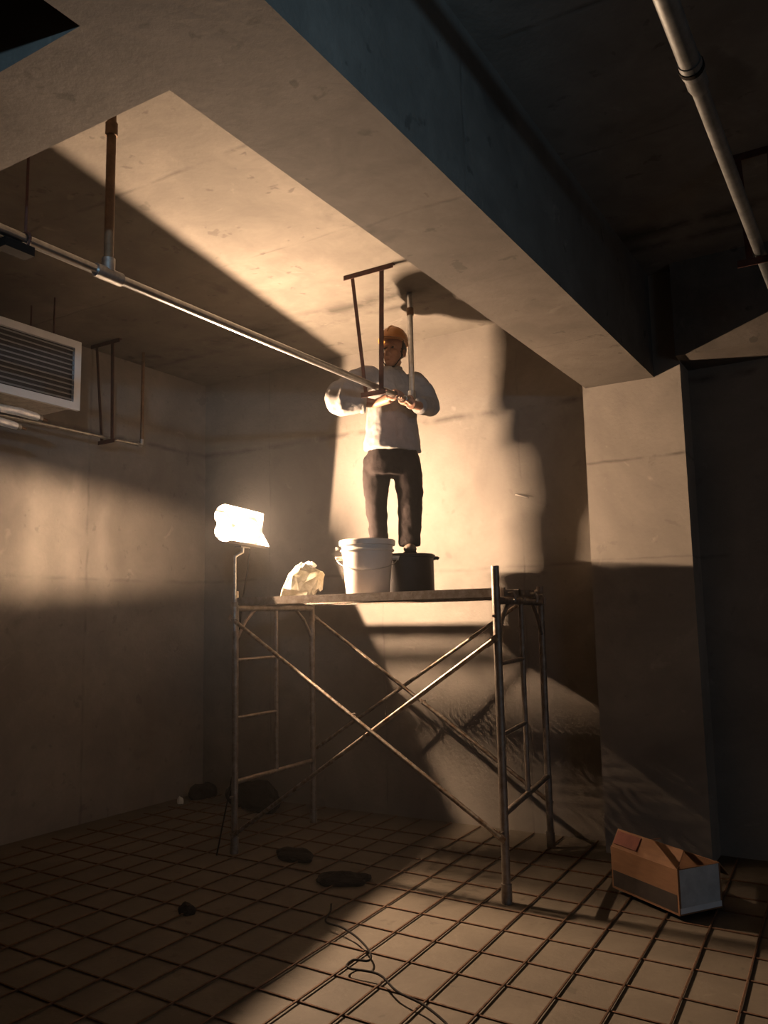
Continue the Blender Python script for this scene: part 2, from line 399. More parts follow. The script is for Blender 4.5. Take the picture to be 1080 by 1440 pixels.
# ------------------------------------------------------------------ work lamp on its pole
LP = Vector((-3.718, 4.29, 2.128))
AX = Vector((-0.19, 0.982, -0.01)).normalized()
NV = Vector((AX.y, -AX.x, 0)).normalized(); ZV = NV.cross(AX)*-1
if ZV.z < 0: ZV = -ZV
def lamp_fixture():
    t = tag(empty('work_lamp', (LP.x-0.06, LP.y, ZD)), 'glaring halogen trough work lamp on a thin pole at the scaffold corner', 'lamp')
    base = Vector(t.location)
    def W(ang, rad, s): return LP - base + NV*rad*math.cos(ang) + ZV*rad*math.sin(ang) + AX*s
    half, rr = 0.26, 0.125
    for nm, a0, a1 in (('upper_reflector', 83.0, 165.2), ('lower_reflector', 193.0, 298.4)):
        bm = new_bm(); n = 14
        for r_in, r_out in ((rr, rr+0.004),):
            def rk(i):                                                    # trough profile: closer to the filament at the slot
                u = i/n if a0 < 100 else 1-i/n
                return 1.0 - 0.58*u**1.6
            g = [[[bm.verts.new(W(math.radians(a0+(a1-a0)*i/n), r*rk(i), s)) for s in (-half, half)] for r in (r_in, r_out)] for i in range(n+1)]
            for i in range(n):
                for q in (0, 1):
                    bm.faces.new((g[i][q][0], g[i][q][1], g[i+1][q][1], g[i+1][q][0]))
                for e in (0, 1):
                    bm.faces.new((g[i][0][e], g[i][1][e], g[i+1][1][e], g[i+1][0][e]))
            for i in (0, n): bm.faces.new((g[i][0][0], g[i][0][1], g[i][1][1], g[i][1][0]))
        obj(nm, bm, M_enamel, t)
    bm = new_bm(); n = 18
    def re(i):
        a = 83+(298.4-83)*i/n
        u = min(1, (a-83)/82.2) if a < 179 else min(1, (298.4-a)/105.4)
        return rr*(1-0.58*u**1.6)
    fa = [bm.verts.new(W(math.radians(83+(298.4-83)*i/n), re(i), half-0.004)) for i in range(n+1)] + [bm.verts.new(W(0, 0, half-0.004))]
    fb = [bm.verts.new(W(math.radians(83+(298.4-83)*i/n), re(i), half)) for i in range(n+1)] + [bm.verts.new(W(0, 0, half))]
    bm.faces.new(fa); bm.faces.new(fb[::-1])
    for i in range(len(fa)): bm.faces.new((fa[i], fa[(i+1) % len(fa)], fb[(i+1) % len(fa)], fb[i]))
    obj('end_plate', bm, M_enamel, t)
    bm = new_bm(); k = -half+0.012                                     # ribs added across the back slot to dim the light through it
    while k < half-0.012:
        ra = rr*0.425
        pa, pb_ = W(math.radians(163.5), ra, k), W(math.radians(195), ra, k)
        bar(bm, pa, pb_, 0.0068, 0.002, (pa+pb_)/2-W(0, 0, k)); k += 0.010
    obj('slot_dimming_ribs', bm, M_lampout, t)
    # end brackets holding the tube and both reflector halves
    for s in (-1, 1):
        bm = new_bm()
        for a in (120, 245):
            bar(bm, W(math.radians(a), 0.010, s*0.128), W(math.radians(a), rr*0.80, s*0.128), 0.012, 0.004, AX)
        path_tube(bm, [W(0, 0, s*0.112), W(0, 0, s*0.138)], 0.014, 10)
        obj('tube_holder', bm, M_lampout, t)
    bm = new_bm()
    for k in range(11): ellipsoid(bm, W(0, 0, -0.10+0.02*k), (0.0052,)*3, None, 8, 6)      # the coiled filament glows evenly all round
    obj('halogen_filament', bm, M_tube, t, True)
    # pole from the corner post and the bracket below the reflector
    pb = Vector((-3.748, 4.240, ZD-0.22))-base
    pt = W(math.radians(268), rr+0.012, 0)
    bm = new_bm(); path_tube(bm, [pb, Vector((pb.x, pb.y, 1.93-base.z)), pt+Vector((0, 0, -0.03)), pt], 0.0125, 10); smooth_by_angle(obj('pole', bm, M_galv_dull, t))
    bm = new_bm(); bar(bm, W(math.radians(268), rr+0.010, -0.06), W(math.radians(268), rr+0.010, 0.06), 0.05, 0.008, ZV); obj('bracket', bm, M_lampout, t)
    for dz in (0.05, 0.16):
        bm = new_bm(); path_tube(bm, [pb+Vector((0, 0.0, dz)), pb+Vector((0, 0.0, dz+0.03))], 0.024, 10); obj('clamp', bm, M_scaf, t)
    # supply cable falling down along the post
    bm = new_bm(); c0 = W(math.radians(255), rr+0.01, 0.15)
    path_tube(bm, [c0, c0+Vector((-0.03, 0.02, -0.12)), c0+Vector((-0.02, -0.06, -0.4)), c0+Vector((-0.03, -0.10, -0.8)), c0+Vector((-0.01, -0.11, -1.35)), Vector((-3.83, 4.17, 0.012))-base], 0.005, 6)
    obj('cable', bm, M_cable, t, True)
    return t
lamp_fixture()

# ------------------------------------------------------------------ things on the deck
def white_bucket(loc):
    t = tag(empty('plastic_bucket', loc, math.radians(31)), 'white plastic bucket with lid standing on the scaffold deck', 'bucket', 'buckets on the scaffold')
    bm = new_bm(); lathe(bm, [(0, 0.0), (0.148, 0.0), (0.152, 0.006), (0.178, 0.275), (0.190, 0.278), (0.190, 0.288), (0.179, 0.292), (0.183, 0.325), (0, 0.325)], 36); smooth_by_angle(obj('body', bm, M_white_pl, t), 30)
    bm = new_bm(); lathe(bm, [(0.184, 0.315), (0.196, 0.316), (0.198, 0.345), (0.192, 0.352), (0.180, 0.353), (0.174, 0.346), (0, 0.346)], 36); smooth_by_angle(obj('lid', bm, M_white_pl, t), 30)
    for sx in (-1, 1):
        bm = new_bm(); path_tube(bm, [(sx*0.172, 0, 0.235), (sx*0.212, 0, 0.235), (sx*0.222, 0, 0.232)], [0.016, 0.013, 0.016], 10); obj('handle_lug', bm, M_white_pl, t, True)
    bm = new_bm(); path_tube(bm, [(-0.205, 0, 0.300), (-0.222, 0.0, 0.300)], [0.008, 0.011], 8); obj('lid_tab', bm, M_white_pl, t, True)
    pts = [(0.213*math.cos(a), -0.175*math.sin(a)*0.9-0.03*math.sin(a), 0.235-0.085*math.sin(a)) for a in [math.pi*k/16 for k in range(17)]]
    bm = new_bm(); path_tube(bm, pts, 0.0028, 6); obj('wire_handle', bm, M_galv_dull, t, True)
    return t
white_bucket((-2.905, 4.575, ZD)).scale = (0.93, 0.93, 1.0)
def black_bucket(loc):
    t = tag(empty('plastic_bucket', loc, math.radians(31)), 'black plastic bucket upturned under the worker\'s feet', 'bucket', 'buckets on the scaffold')
    bm = new_bm(); lathe(bm, [(0, 0), (0.188, 0), (0.190, 0.008), (0.188, 0.25), (0.196, 0.252), (0.199, 0.268), (0.190, 0.275), (0.0, 0.276)], 36); smooth_by_angle(obj('body', bm, M_black_pl, t), 30)
    bm = new_bm(); path_tube(bm, [(0.185, 0, 0.248), (0.215, 0, 0.250), (0.224, 0, 0.243)], [0.014, 0.012, 0.012], 8); obj('handle_lug', bm, M_black_pl, t, True)
    bm = new_bm(); path_tube(bm, [(-0.185, 0, 0.248), (-0.215, 0, 0.250), (-0.224, 0, 0.243)], [0.014, 0.012, 0.012], 8); obj('handle_lug', bm, M_black_pl, t, True)
    return t
BBZ = 0.276
black_bucket((-2.840, 4.975, ZD))
def paper_bag(loc):
    t = tag(empty('paper_bag', loc, math.radians(31)), 'crumpled open white bag leaning on the scaffold deck', 'bag')
    # wedge: local x across, z up; leans to the right
    bm = new_bm()
    rings = []
    secs = [(0.0, -0.02, 0.115, 0.085), (0.045, 0.0, 0.120, 0.085), (0.095, 0.035, 0.108, 0.075), (0.145, 0.065, 0.090, 0.06), (0.19, 0.085, 0.075, 0.05)]
    n = 20; rnd = random.Random(3)
    for i, (z, cx, rx, ry) in enumerate(secs):
        ring = []
        for k in range(n):
            a = 2*math.pi*k/n
            ca, sa = math.cos(a), math.sin(a)
            q = 0.55
            x = cx + rx*math.copysign(abs(ca)**q, ca); y = ry*math.copysign(abs(sa)**q, sa)
            zz = z + (0.0 if i == 0 else (-(x-cx)*0.55 if i > 1 else 0)) + (rnd.uniform(-.012, .012) if i else 0)
            ring.append(bm.verts.new((x+rnd.uniform(-.008, .008), y+rnd.uniform(-.008, .008), max(0, zz))))
        rings.append(ring)
    for a, b in zip(rings, rings[1:]):
        for k in range(n): bm.faces.new((a[k], a[(k+1) % n], b[(k+1) % n], b[k]))
    bm.faces.new(rings[0]); bm.faces.new(rings[-1])
    bmesh.ops.triangulate(bm, faces=bm.faces[:])
    obj('bag_body', bm, M_bag, t)
    bm = new_bm(); ellipsoid(bm, (0.068, 0.0, 0.205), (0.042, 0.04, 0.026), None, 12, 8)
    for v in bm.verts: v.co += Vector((rnd.uniform(-.006, .006), rnd.uniform(-.006, .006), rnd.uniform(-.006, .006)))
    obj('spilling_contents', bm, M_bag_in, t)
    bm = new_bm()
    vs = [(-0.12, -0.086, 0.0), (0.05, -0.10, 0.0), (0.06, -0.092, 0.028), (-0.10, -0.09, 0.05)]
    f = [bm.verts.new(v) for v in vs] + [bm.verts.new((v[0], v[1]+0.006, v[2])) for v in vs]
    bm.faces.new(f[:4]); bm.faces.new(f[4:][::-1])
    for k in range(4): bm.faces.new((f[k], f[(k+1) % 4], f[4+(k+1) % 4], f[4+k]))
    obj('bottom_fold', bm, M_bag, t)
    return t
paper_bag((-3.375, 4.47, ZD))

# ------------------------------------------------------------------ pipes and hangers
PX, PZ = -2.65, 2.93
t = tag(empty('galvanized_pipe', (PX, 4.73, PZ)), 'long shiny galvanized pipe running from the left edge to the worker', 'pipe')
def P(v): return Vector(v)-Vector((PX, 4.73, PZ))
def pipe_part(name, pts, r, mat, parent, n=14):
    bm = new_bm(); path_tube(bm, pts, r, n); return smooth_by_angle(obj(name, bm, mat, parent))
pipe_part('pipe_run', [P((PX, -2.0, PZ-0.01)), P((PX, 2.215, PZ-0.003))], 0.021, M_galv, t)
pipe_part('pipe_run', [P((PX, 2.215, PZ-0.003)), P((PX, 4.72, PZ+0.01))], 0.021, M_galv, t)
pipe_part('tee_fitting', [P((PX, 2.15, PZ-0.003)), P((PX, 2.28, PZ-0.003))], 0.029, M_galv_dull, t)
pipe_part('tee_outlet', [P((PX, 2.215, PZ+0.01)), P((PX, 2.215, PZ+0.065))], 0.028, M_galv_dull, t)
pipe_part('elbow', [P((PX, 4.66, PZ+0.01)), P((PX, 4.74, PZ+0.01)), P((PX, 4.765, PZ+0.03)), P((PX, 4.77, PZ+0.085))], [0.026, 0.027, 0.027, 0.026], M_galv_dull, t)
pipe_part('riser', [P((PX, 4.77, PZ+0.06)), P((PX, 4.77, ZC))], 0.019, M_galv, t)
pipe_part('riser_collar', [P((PX, 4.77, ZC-0.16)), P((PX, 4.77, ZC-0.11))], 0.025, M_rustpipe, t)
t = tag(empty('drop_pipe', (PX, 2.215, PZ+0.065)), 'brown primed vertical pipe dropping from the ceiling to the long pipe', 'pipe')
pipe_part('drop', [(0, 0, 0), (0, 0, ZC-PZ-0.065)], 0.0195, M_rustpipe, t)
pipe_part('coupling', [(0, 0, 0.545), (0, 0, 0.60)], 0.026, M_rustpipe, t)
t = tag(empty('hanger_rod', (PX, 1.83, PZ)), 'thin threaded rod with clamp holding the long pipe at the left edge', 'pipe hanger')
pipe_part('rod', [(0, 0, 0.026), (0, 0, ZC-PZ)], 0.0055, M_rust, t, 8)
bm = new_bm(); path_tube(bm, [(0.029*math.cos(a), 0, 0.029*math.sin(a)-0.005) for a in [math.pi*2*k/16 for k in range(17)]], 0.006, 6); obj('clamp_ring', bm, M_rust, t, True)
bm = new_bm(); box(bm, -0.03, 0.03, -0.10, 0.02, -0.07, -0.035); obj('support_bracket', bm, M_cable, t)

def angle_hanger(cx, y, half_top, bx0, bx1, zb, label, w=0.032, rz=0.0):
    t = tag(empty('angle_steel_hanger', (cx, y, ZC), rz), label, 'pipe hanger', 'rust red pipe hangers')
    bm = new_bm(); angle_bar(bm, (-half_top, 0, 0), (half_top, 0, 0), w, 0.006, (0, 1, 0), (0, 0, -1)); obj('top_bar', bm, M_rust, t)
    z = zb-ZC
    for sx, xt, xb in ((-1, -half_top+0.05, bx0-cx), (1, half_top-0.10, bx1-cx)):
        bm = new_bm(); angle_bar(bm, (xt, 0.004, -0.004), (xb, 0.004, z), w*(0.75 if sx < 0 else 1.0), 0.005, (1, 0, 0), (0, 1, 0)); obj('leg', bm, M_rust, t)
    bm = new_bm(); angle_bar(bm, (bx0-cx-0.02, -0.002, z), (bx1-cx+0.05, -0.002, z), w, 0.006, (0, 1, 0), (0, 0, -1)); obj('bottom_bar', bm, M_rust, t)
    return t
angle_hanger(-2.68, 4.28, 0.185, -2.725, -2.615, PZ-0.022, 'rust red steel angle hanger in front of the worker\'s face')
angle_hanger(-5.14, 4.28, 0.165, -5.17, -5.055, 2.912, 'rust red steel angle hanger on the thin pipe beside the grille unit', 0.03)
SPX, SPZ = -5.10, 2.930
t = tag(empty('sprinkler_pipe', (SPX, 4.64, SPZ)), 'thin pale pipe near the left wall turning up to the ceiling', 'pipe')
pipe_part('pipe_run', [(0, -2.6, 0), (0, -0.02, 0)], 0.0135, M_galv_dull, t)
pipe_part('elbow', [(0, -0.05, 0), (0, -0.006, 0), (0, 0, 0.01), (0, 0, 0.05)], 0.017, M_galv_dull, t)
pipe_part('riser', [(0, 0, 0.03), (0, 0, ZC-SPZ)], 0.0135, M_rustpipe, t)
# thick pipe upper right
RX, RZ = -0.40, 3.20
t = tag(empty('overhead_pipe', (RX, 2.58, RZ)), 'thick galvanized pipe with a coupling overhead at the upper right', 'pipe')
pipe_part('thick_run', [(0, -5.0, 0), (0, -0.02, 0)], 0.0325, M_ovp, t, 18)
pipe_part('coupling', [(0, -0.04, 0), (0, 0.03, 0), (0, 0.034, 0), (0, 0.10, 0), (0, 0.13, 0)], [0.036, 0.037, 0.033, 0.034, 0.028], M_ovp, t, 18)
pipe_part('coupling_ring', [(0, -0.012, 0), (0, 0.006, 0)], 0.0395, M_cable, t, 18)
pipe_part('thin_run', [(0, 0.10, 0), (0, 2.40, 0)], 0.0265, M_ovp, t, 18)
t = tag(empty('angle_steel_hanger', (RX-0.03, 4.15, ZC)), 'dark steel hanger holding the thick overhead pipe at the right', 'pipe hanger', 'rust red pipe hangers')
bm = new_bm(); angle_bar(bm, (-0.12, 0, 0), (0.28, 0, 0), 0.035, 0.006, (0, 1, 0), (0, 0, -1)); obj('top_bar', bm, M_rust, t)
bm = new_bm(); angle_bar(bm, (-0.05, 0.004, -0.004), (-0.03, 0.004, RZ-ZC-0.03), 0.03, 0.005, (1, 0, 0), (0, 1, 0)); obj('leg', bm, M_rust, t)
bm = new_bm(); angle_bar(bm, (0.10, 0.004, -0.004), (0.07, 0.004, RZ-ZC-0.03), 0.03, 0.005, (1, 0, 0), (0, 1, 0)); obj('leg', bm, M_rust, t)
bm = new_bm(); angle_bar(bm, (-0.07, -0.002, RZ-ZC-0.03), (0.14, -0.002, RZ-ZC-0.03), 0.035, 0.006, (0, 1, 0), (0, 0, -1)); obj('bottom_bar', bm, M_rust, t)

# ------------------------------------------------------------------ ventilation unit with grille
AXF, AY0, AY1, AZ0, AZ1 = -4.60, 2.30, 3.635, 2.935, 3.415
t = tag(empty('ventilation_unit', (AXF, AY1, AZ0)), 'white ventilation unit with horizontal grille slats hanging at the left edge', 'ventilation unit')
def A(x0, x1, y0, y1, z0, z1, name, mat, parent=None):
    bm = new_bm(); box(bm, x0-AXF, x1-AXF, y0-AY1, y1-AY1, z0-AZ0, z1-AZ0); return obj(name, bm, mat, parent or t)
A(-5.02, AXF-0.03, AY0+0.02, AY1-0.02, AZ0+0.02, AZ1-0.02, 'casing', M_galv_dull)
fr = 0.052
A(AXF-0.03, AXF, AY0, AY1, AZ1-fr, AZ1, 'frame_rail', M_ac_white); A(AXF-0.03, AXF, AY0, AY1, AZ0, AZ0+fr, 'frame_rail', M_ac_white)
A(AXF-0.03, AXF, AY1-fr, AY1, AZ0+fr, AZ1-fr, 'frame_stile', M_ac_white); A(AXF-0.03, AXF, AY0, AY0+fr, AZ0+fr, AZ1-fr, 'frame_stile', M_ac_white)
A(AXF-0.029, AXF-0.024, AY0+fr, AY1-fr, AZ0+fr, AZ1-fr, 'grille_back', M_ac_dark)
nsl = 11
bm = new_bm(); L2 = (AY1-AY0)-2*fr
bar(bm, (0, -L2/2, 0), (0, L2/2, 0), 0.020, 0.005, (0.6, 0, 0.8))
sl0 = obj('slat', bm, M_slat, t); zz0 = AZ0+fr
for k in range(nsl):
    o = sl0 if k == 0 else sl0.copy()
    if k: COL.objects.link(o); o.parent = t
    o.location = (-0.014, -(AY1-AY0)/2, fr + (AZ1-AZ0-2*fr)*(k+0.5)/nsl)
for y in (AY0+0.15, AY1-0.15):
    for x in (-4.95, -4.70):
        bm = new_bm(); path_tube(bm, [(x-AXF, y-AY1, AZ1-AZ0-0.025), (x-AXF, y-AY1, ZC-AZ0)], 0.006, 6); obj('hanging_rod', bm, M_rust, t)
for i, (x, z, ye, r, lab) in enumerate(((-4.60, 2.832, 3.35, 0.026, 'upper of two shiny foil wrapped pipes under the grille unit'), (-4.585, 2.742, 3.19, 0.024, 'lower of two shiny foil wrapped pipes under the grille unit'))):
    t2 = tag(empty('foil_wrapped_pipe', (x, ye, z)), lab, 'pipe', 'foil wrapped pipes')
    pipe_part('wrapped_run', [(0, -1.6, 0), (0, -0.30, 0), (0, -0.16, 0.003), (0, -0.06, -0.004), (0, -0.03, -0.008)], [r, r, r*1.06, r, r*0.8], M_foil, t2, 12)
    pipe_part('end_flange', [(0, -0.035, -0.008), (0, -0.012, -0.010)], r*0.9, M_galv_dull, t2, 12)
    pipe_part('copper_stub', [(0, -0.012, -0.010), (0, 0.03, -0.014)], r*0.4, M_rustpipe, t2, 8)
    pipe_part('support_strap', [(0, -0.9, r+0.0), (0, -0.9, AZ0-z+0.02)], 0.006, M_galv_dull, t2, 6)
t = tag(empty('junction_box', (-2.98, 1.80, 3.10)), 'dark box hanging beside the cross beam at the left edge', 'box')
bm = new_bm(); box(bm, -0.25, 0.0, -0.05, 0.13, 0, 0.27); obj('body', bm, M_cable, t)
bm = new_bm(); path_tube(bm, [(-0.12, 0.04, 0.26), (-0.12, 0.04, ZC-3.10)], 0.006, 6); obj('rod', bm, M_rust, t)
bm = new_bm(); box(bm, -0.006, 0.004, -0.04, 0.12, 0.01, 0.26); obj('cover', bm, M_ac_dark, t)

# ------------------------------------------------------------------ cardboard box by the column
def carton():
    ang = math.atan2(4.383-4.667, -1.009+1.422)
    t = tag(empty('cardboard_box', (-1.422, 4.667, 0.027), ang), 'open brown cardboard box with raised flap by the column', 'box')
    L, D, H, th = 0.50, 0.28, 0.215, 0.006                           # local +x along the front, +y to the back
    def part(name, x0, x1, y0, y1, z0, z1, mat, parent=None):
        bm = new_bm(); box(bm, x0, x1, y0, y1, z0, z1); return obj(name, bm, mat, parent or t)
    part('bottom', 0, L, 0, D, 0, th, M_card)
    fp = part('front_panel', 0, L, 0, th, th, H, M_card)
    part('painted_shade', 0.012, L-0.012, -0.0012, 0.0, 0.012, 0.095, M_card_shade, fp)  # shade over the lower front, painted as a dark strip
    part('back_panel', 0, L, D-th, D, th, H, M_card); part('side_panel', 0, th, th, D-th, th, H, M_card)
    sp = part('side_panel', L-th, L, th, D-th, th, H, M_card)
    part('white_print', L, L+0.0012, th+0.006, D-th-0.006, 0.03, H-0.002, M_card_white, sp)
    part('tape_strip', L, L+0.0022, th, D-th, 0.008, 0.034, M_ac_white, sp)
    bm = new_bm(); bar(bm, (L*0.5, 0.003, H-0.002), (L*0.5, 0.055, H+0.085), L-0.01, th*0.8, (0, -1, 0.6)); fl = obj('front_flap', bm, M_card, t)
    bm = new_bm(); bar(bm, (L*0.22, 0.006, H+0.018), (L*0.22, 0.044, H+0.078), L*0.36, th*0.8+0.002, (0, -1, 0.6)); obj('red_print', bm, M_card_red, fl)
    bm = new_bm(); bar(bm, (0.003, D/2, H), (0.10, D/2, H+0.03), D-0.02, th*0.8, (0, 0, 1)); obj('side_flap', bm, M_card, t)
    bm = new_bm(); bar(bm, (L*0.5, D-0.003, H), (L*0.5, D+0.06, H-0.07), L-0.01, th*0.8, (0, 1, 1)); obj('back_flap', bm, M_card, t)
    return t
carton()

# ------------------------------------------------------------------ debris and wire on the floor
def lump(name, loc, size, label, cat, seed, mat=M_dark, z0=0.0):
    rnd = random.Random(seed); bm = new_bm()
    bmesh.ops.create_icosphere(bm, subdivisions=3, radius=1.0)
    ph = [rnd.uniform(0, 6) for _ in range(6)]
    for v in bm.verts:
        c = v.co.copy()
        k = 1+0.16*math.sin(3.1*c.x+ph[0])*math.cos(2.7*c.y+ph[1])+0.10*math.sin(6*c.y+ph[2])*math.sin(5*c.x+ph[3])+rnd.uniform(-.03, .03)
        v.co = Vector((c.x*size[0]*k, c.y*size[1]*k, max(0.0, (c.z*0.75+0.35)*size[2]*k)))
    o = obj(name, bm, mat); o.location = (loc[0], loc[1], z0); o.rotation_euler = (0, 0, rnd.uniform(-.5, .5))
    return tag(o, label, cat, 'dark debris on the floor')
lump('rubble_sack', (-4.58, 5.42, 0), (0.40, 0.15, 0.17), 'dark full sack lying against the back wall left of the scaffold', 'sack', 1)
lump('rubble_sack', (-5.20, 5.48, 0), (0.11, 0.12, 0.11), 'small dark sack in the back left corner', 'sack', 2)
lump('dark_rag', (-3.376, 4.40, 0), (0.15, 0.10, 0.045), 'dark crumpled rag on the rebar between the scaffold frames', 'rag', 3)
lump('dark_rag', (-2.823, 4.12, 0), (0.17, 0.09, 0.05), 'dark flat rag on the rebar near the edge of the lit floor', 'rag', 4)
lump('concrete_chunk', (-3.263, 3.33, 0), (0.06, 0.04, 0.045), 'small dark chunk alone on the floor at the lower left', 'rubble', 5)
lump('mortar_chunk', (-5.20, 5.22, 0), (0.03, 0.025, 0.05), 'tiny pale mortar chunk beside the sack in the corner', 'rubble', 6, M_bag_in)
bm = new_bm()
wp = [(-2.62, 3.72, .03), (-2.562, 3.63, .032), (-2.50, 3.50, .03), (-2.38, 3.46, .036), (-2.25, 3.40, .03), (-2.104, 3.278, .034), (-2.06, 3.20, .032), (-2.12, 3.17, .034), (-2.10, 3.10, .03), (-1.95, 3.10, .034), (-1.80, 3.00, .033), (-1.633, 2.935, .036), (-1.45, 2.80, .033), (-1.40, 2.60, .03), (-1.55, 2.35, .033)]
fine = []
for i in range(len(wp)-1):
    p0, p1, p2, p3 = [Vector(wp[max(0, min(len(wp)-1, j))]) for j in (i-1, i, i+1, i+2)]
    for k in range(5):
        s = k/5
        fine.append(0.5*((2*p1)+(p2-p0)*s+(2*p0-5*p1+4*p2-p3)*s*s+(3*p1-p0-3*p2+p3)*s**3))
path_tube(bm, fine, 0.005, 6)
tag(obj('loose_cable', bm, M_cable, None, True), 'thin dark loose cable winding over the floor mesh', 'cable')
bm = new_bm(); path_tube(bm, [(-2.296, 5.665, 2.379), (-2.285, 5.635, 2.378), (-2.187, 5.632, 2.345)], 0.004, 6)
tag(obj('wire_stub', bm, M_white_pl, None, True), 'short bright wire stub sticking out of the back wall', 'wire')

# ------------------------------------------------------------------ the worker
MB = Vector((-2.895, 4.94, ZD+BBZ))
man = tag(empty('person', MB, YAW), 'worker in grey shirt, dark trousers and orange helmet gripping the pipe end', 'person')
man.scale = (0.985, 0.985, 0.985)
Rl = Matrix.Rotation(-YAW, 3, 'Z')
def loc_of(pw): return (Rl @ (Vector(pw)-MB))/0.985
PD = Rl @ Vector((0, 1, 0))                                        # pipe direction in the worker's frame
def loft(bm, secs, n=24, rot=0.0, q=1.0):
    """secs: (cx, cy, cz, rx, ry); horizontal ellipses bottom to top"""
    rings = []
    for cx, cy, cz, rx, ry in secs:
        ring = []
        for k in range(n):
            ca, sa = math.cos(2*math.pi*k/n), math.sin(2*math.pi*k/n)
            x = rx*math.copysign(abs(ca)**q, ca); y = ry*math.copysign(abs(sa)**q, sa)
            ring.append(bm.verts.new((cx+x*math.cos(rot)-y*math.sin(rot), cy+x*math.sin(rot)+y*math.cos(rot), cz)))
        rings.append(ring)
    for a, b in zip(rings, rings[1:]):
        for k in range(n): bm.faces.new((a[k], a[(k+1) % n], b[(k+1) % n], b[k]))
    bm.faces.new(list(reversed(rings[0]))); bm.faces.new(rings[-1])
R_SH, R_EL, R_WR = Vector((0.160, 0.06, 1.265)), Vector((0.255, -0.02, 1.06)), Vector((0.155, -0.27, 1.00))
L_SH, L_EL, L_WR = Vector((-0.170, -0.09, 1.265)), Vector((-0.375, -0.34, 1.045)), Vector((-0.13, -0.33, 1.005))
# trousers
bm = new_bm()
loft(bm, [(-0.02, 0.0, 0.56, 0.185, 0.120), (-0.02, 0.0, 0.66, 0.190, 0.120), (-0.02, 0.0, 0.76, 0.178, 0.112), (-0.02, 0, 0.84, 0.13, 0.08)], 24, math.radians(30), 0.8)
path_tube(bm, [(-0.105, 0.0, 0.80), (-0.125, 0.0, 0.67), (-0.130, -0.005, 0.55), (-0.137, -0.02, 0.42), (-0.138, -0.022, 0.33), (-0.130, 0.0, 0.20), (-0.122, 0.012, 0.055)], [0.06, 0.096, 0.100, 0.088, 0.078, 0.070, 0.064], 16)
path_tube(bm, [(0.065, 0.0, 0.80), (0.085, 0.0, 0.67), (0.092, -0.005, 0.55), (0.100, -0.02, 0.42), (0.098, -0.025, 0.33), (0.095, 0.0, 0.20), (0.092, 0.01, 0.060)], [0.06, 0.098, 0.102, 0.094, 0.087, 0.082, 0.078], 16)
o = obj('trousers', bm, M_trouser, man)
bake(o, [('REMESH', {'mode': 'VOXEL', 'voxel_size': 0.011}), ('SMOOTH', {'factor': 0.5, 'iterations': 4}), ('DISPLACE', {'texture': clouds('folds_a', 0.09), 'strength': 0.026, 'mid_level': 0.5})])
# shirt with sleeves, collar
bm = new_bm()
loft(bm, [(-0.012, -0.005, 0.735, 0.212, 0.138), (-0.012, -0.005, 0.80, 0.206, 0.134), (-0.012, 0, 0.95, 0.190, 0.120), (-0.012, 0.0, 1.08, 0.180, 0.115), (-0.012, 0.0, 1.20, 0.186, 0.110), (-0.012, 0.0, 1.27, 0.175, 0.098), (-0.012, 0.0, 1.315, 0.112, 0.080), (-0.012, 0.0, 1.345, 0.070, 0.070)], 28, math.radians(38), 0.65)
path_tube(bm, [R_SH, R_SH.lerp(R_EL, 0.5)+Vector((0.02, 0, 0)), R_EL, R_EL.lerp(R_WR, 0.5), R_EL.lerp(R_WR, 0.80)], [0.080, 0.080, 0.074, 0.064, 0.052], 16)
path_tube(bm, [L_SH, L_SH.lerp(L_EL, 0.45)+Vector((0.0, 0, 0.02)), L_EL+Vector((0.02, 0.01, 0.0)), L_EL+Vector((0.05, -0.045, -0.01)), L_EL.lerp(L_WR, 0.55), L_EL.lerp(L_WR, 0.74)], [0.085, 0.098, 0.115, 0.118, 0.085, 0.070], 18)
ellipsoid(bm, R_SH, (0.08, 0.08, 0.075)); ellipsoid(bm, L_SH, (0.085, 0.085, 0.075)); ellipsoid(bm, R_EL, (0.074, 0.074, 0.074)); ellipsoid(bm, L_EL+Vector((0.02, 0, 0)), (0.118, 0.118, 0.122))
o = obj('shirt', bm, M_shirt, man)
bake(o, [('REMESH', {'mode': 'VOXEL', 'voxel_size': 0.010}), ('SMOOTH', {'factor': 0.5, 'iterations': 3}), ('DISPLACE', {'texture': clouds('folds_b', 0.075), 'strength': 0.024, 'mid_level': 0.5})])
bm = new_bm()
path_tube(bm, [(-0.012+0.066*math.cos(a), -0.006+0.068*math.sin(a), 1.345+0.012*math.sin(a)) for a in [2*math.pi*k/20-math.pi/2+0.25 for k in range(19)]], 0.016, 8)
obj('collar', bm, M_shirt, man, True)
for W0, E0, r in ((R_EL.lerp(R_WR, 0.80), R_EL, 0.056), (L_EL.lerp(L_WR, 0.72), L_EL, 0.076)):
    d = (W0-E0).normalized(); bm = new_bm(); path_tube(bm, [W0-d*0.03, W0-d*0.012, W0+d*0.012], [r, r*1.06, r], 16); obj('cuff', bm, M_shirt, man, True)
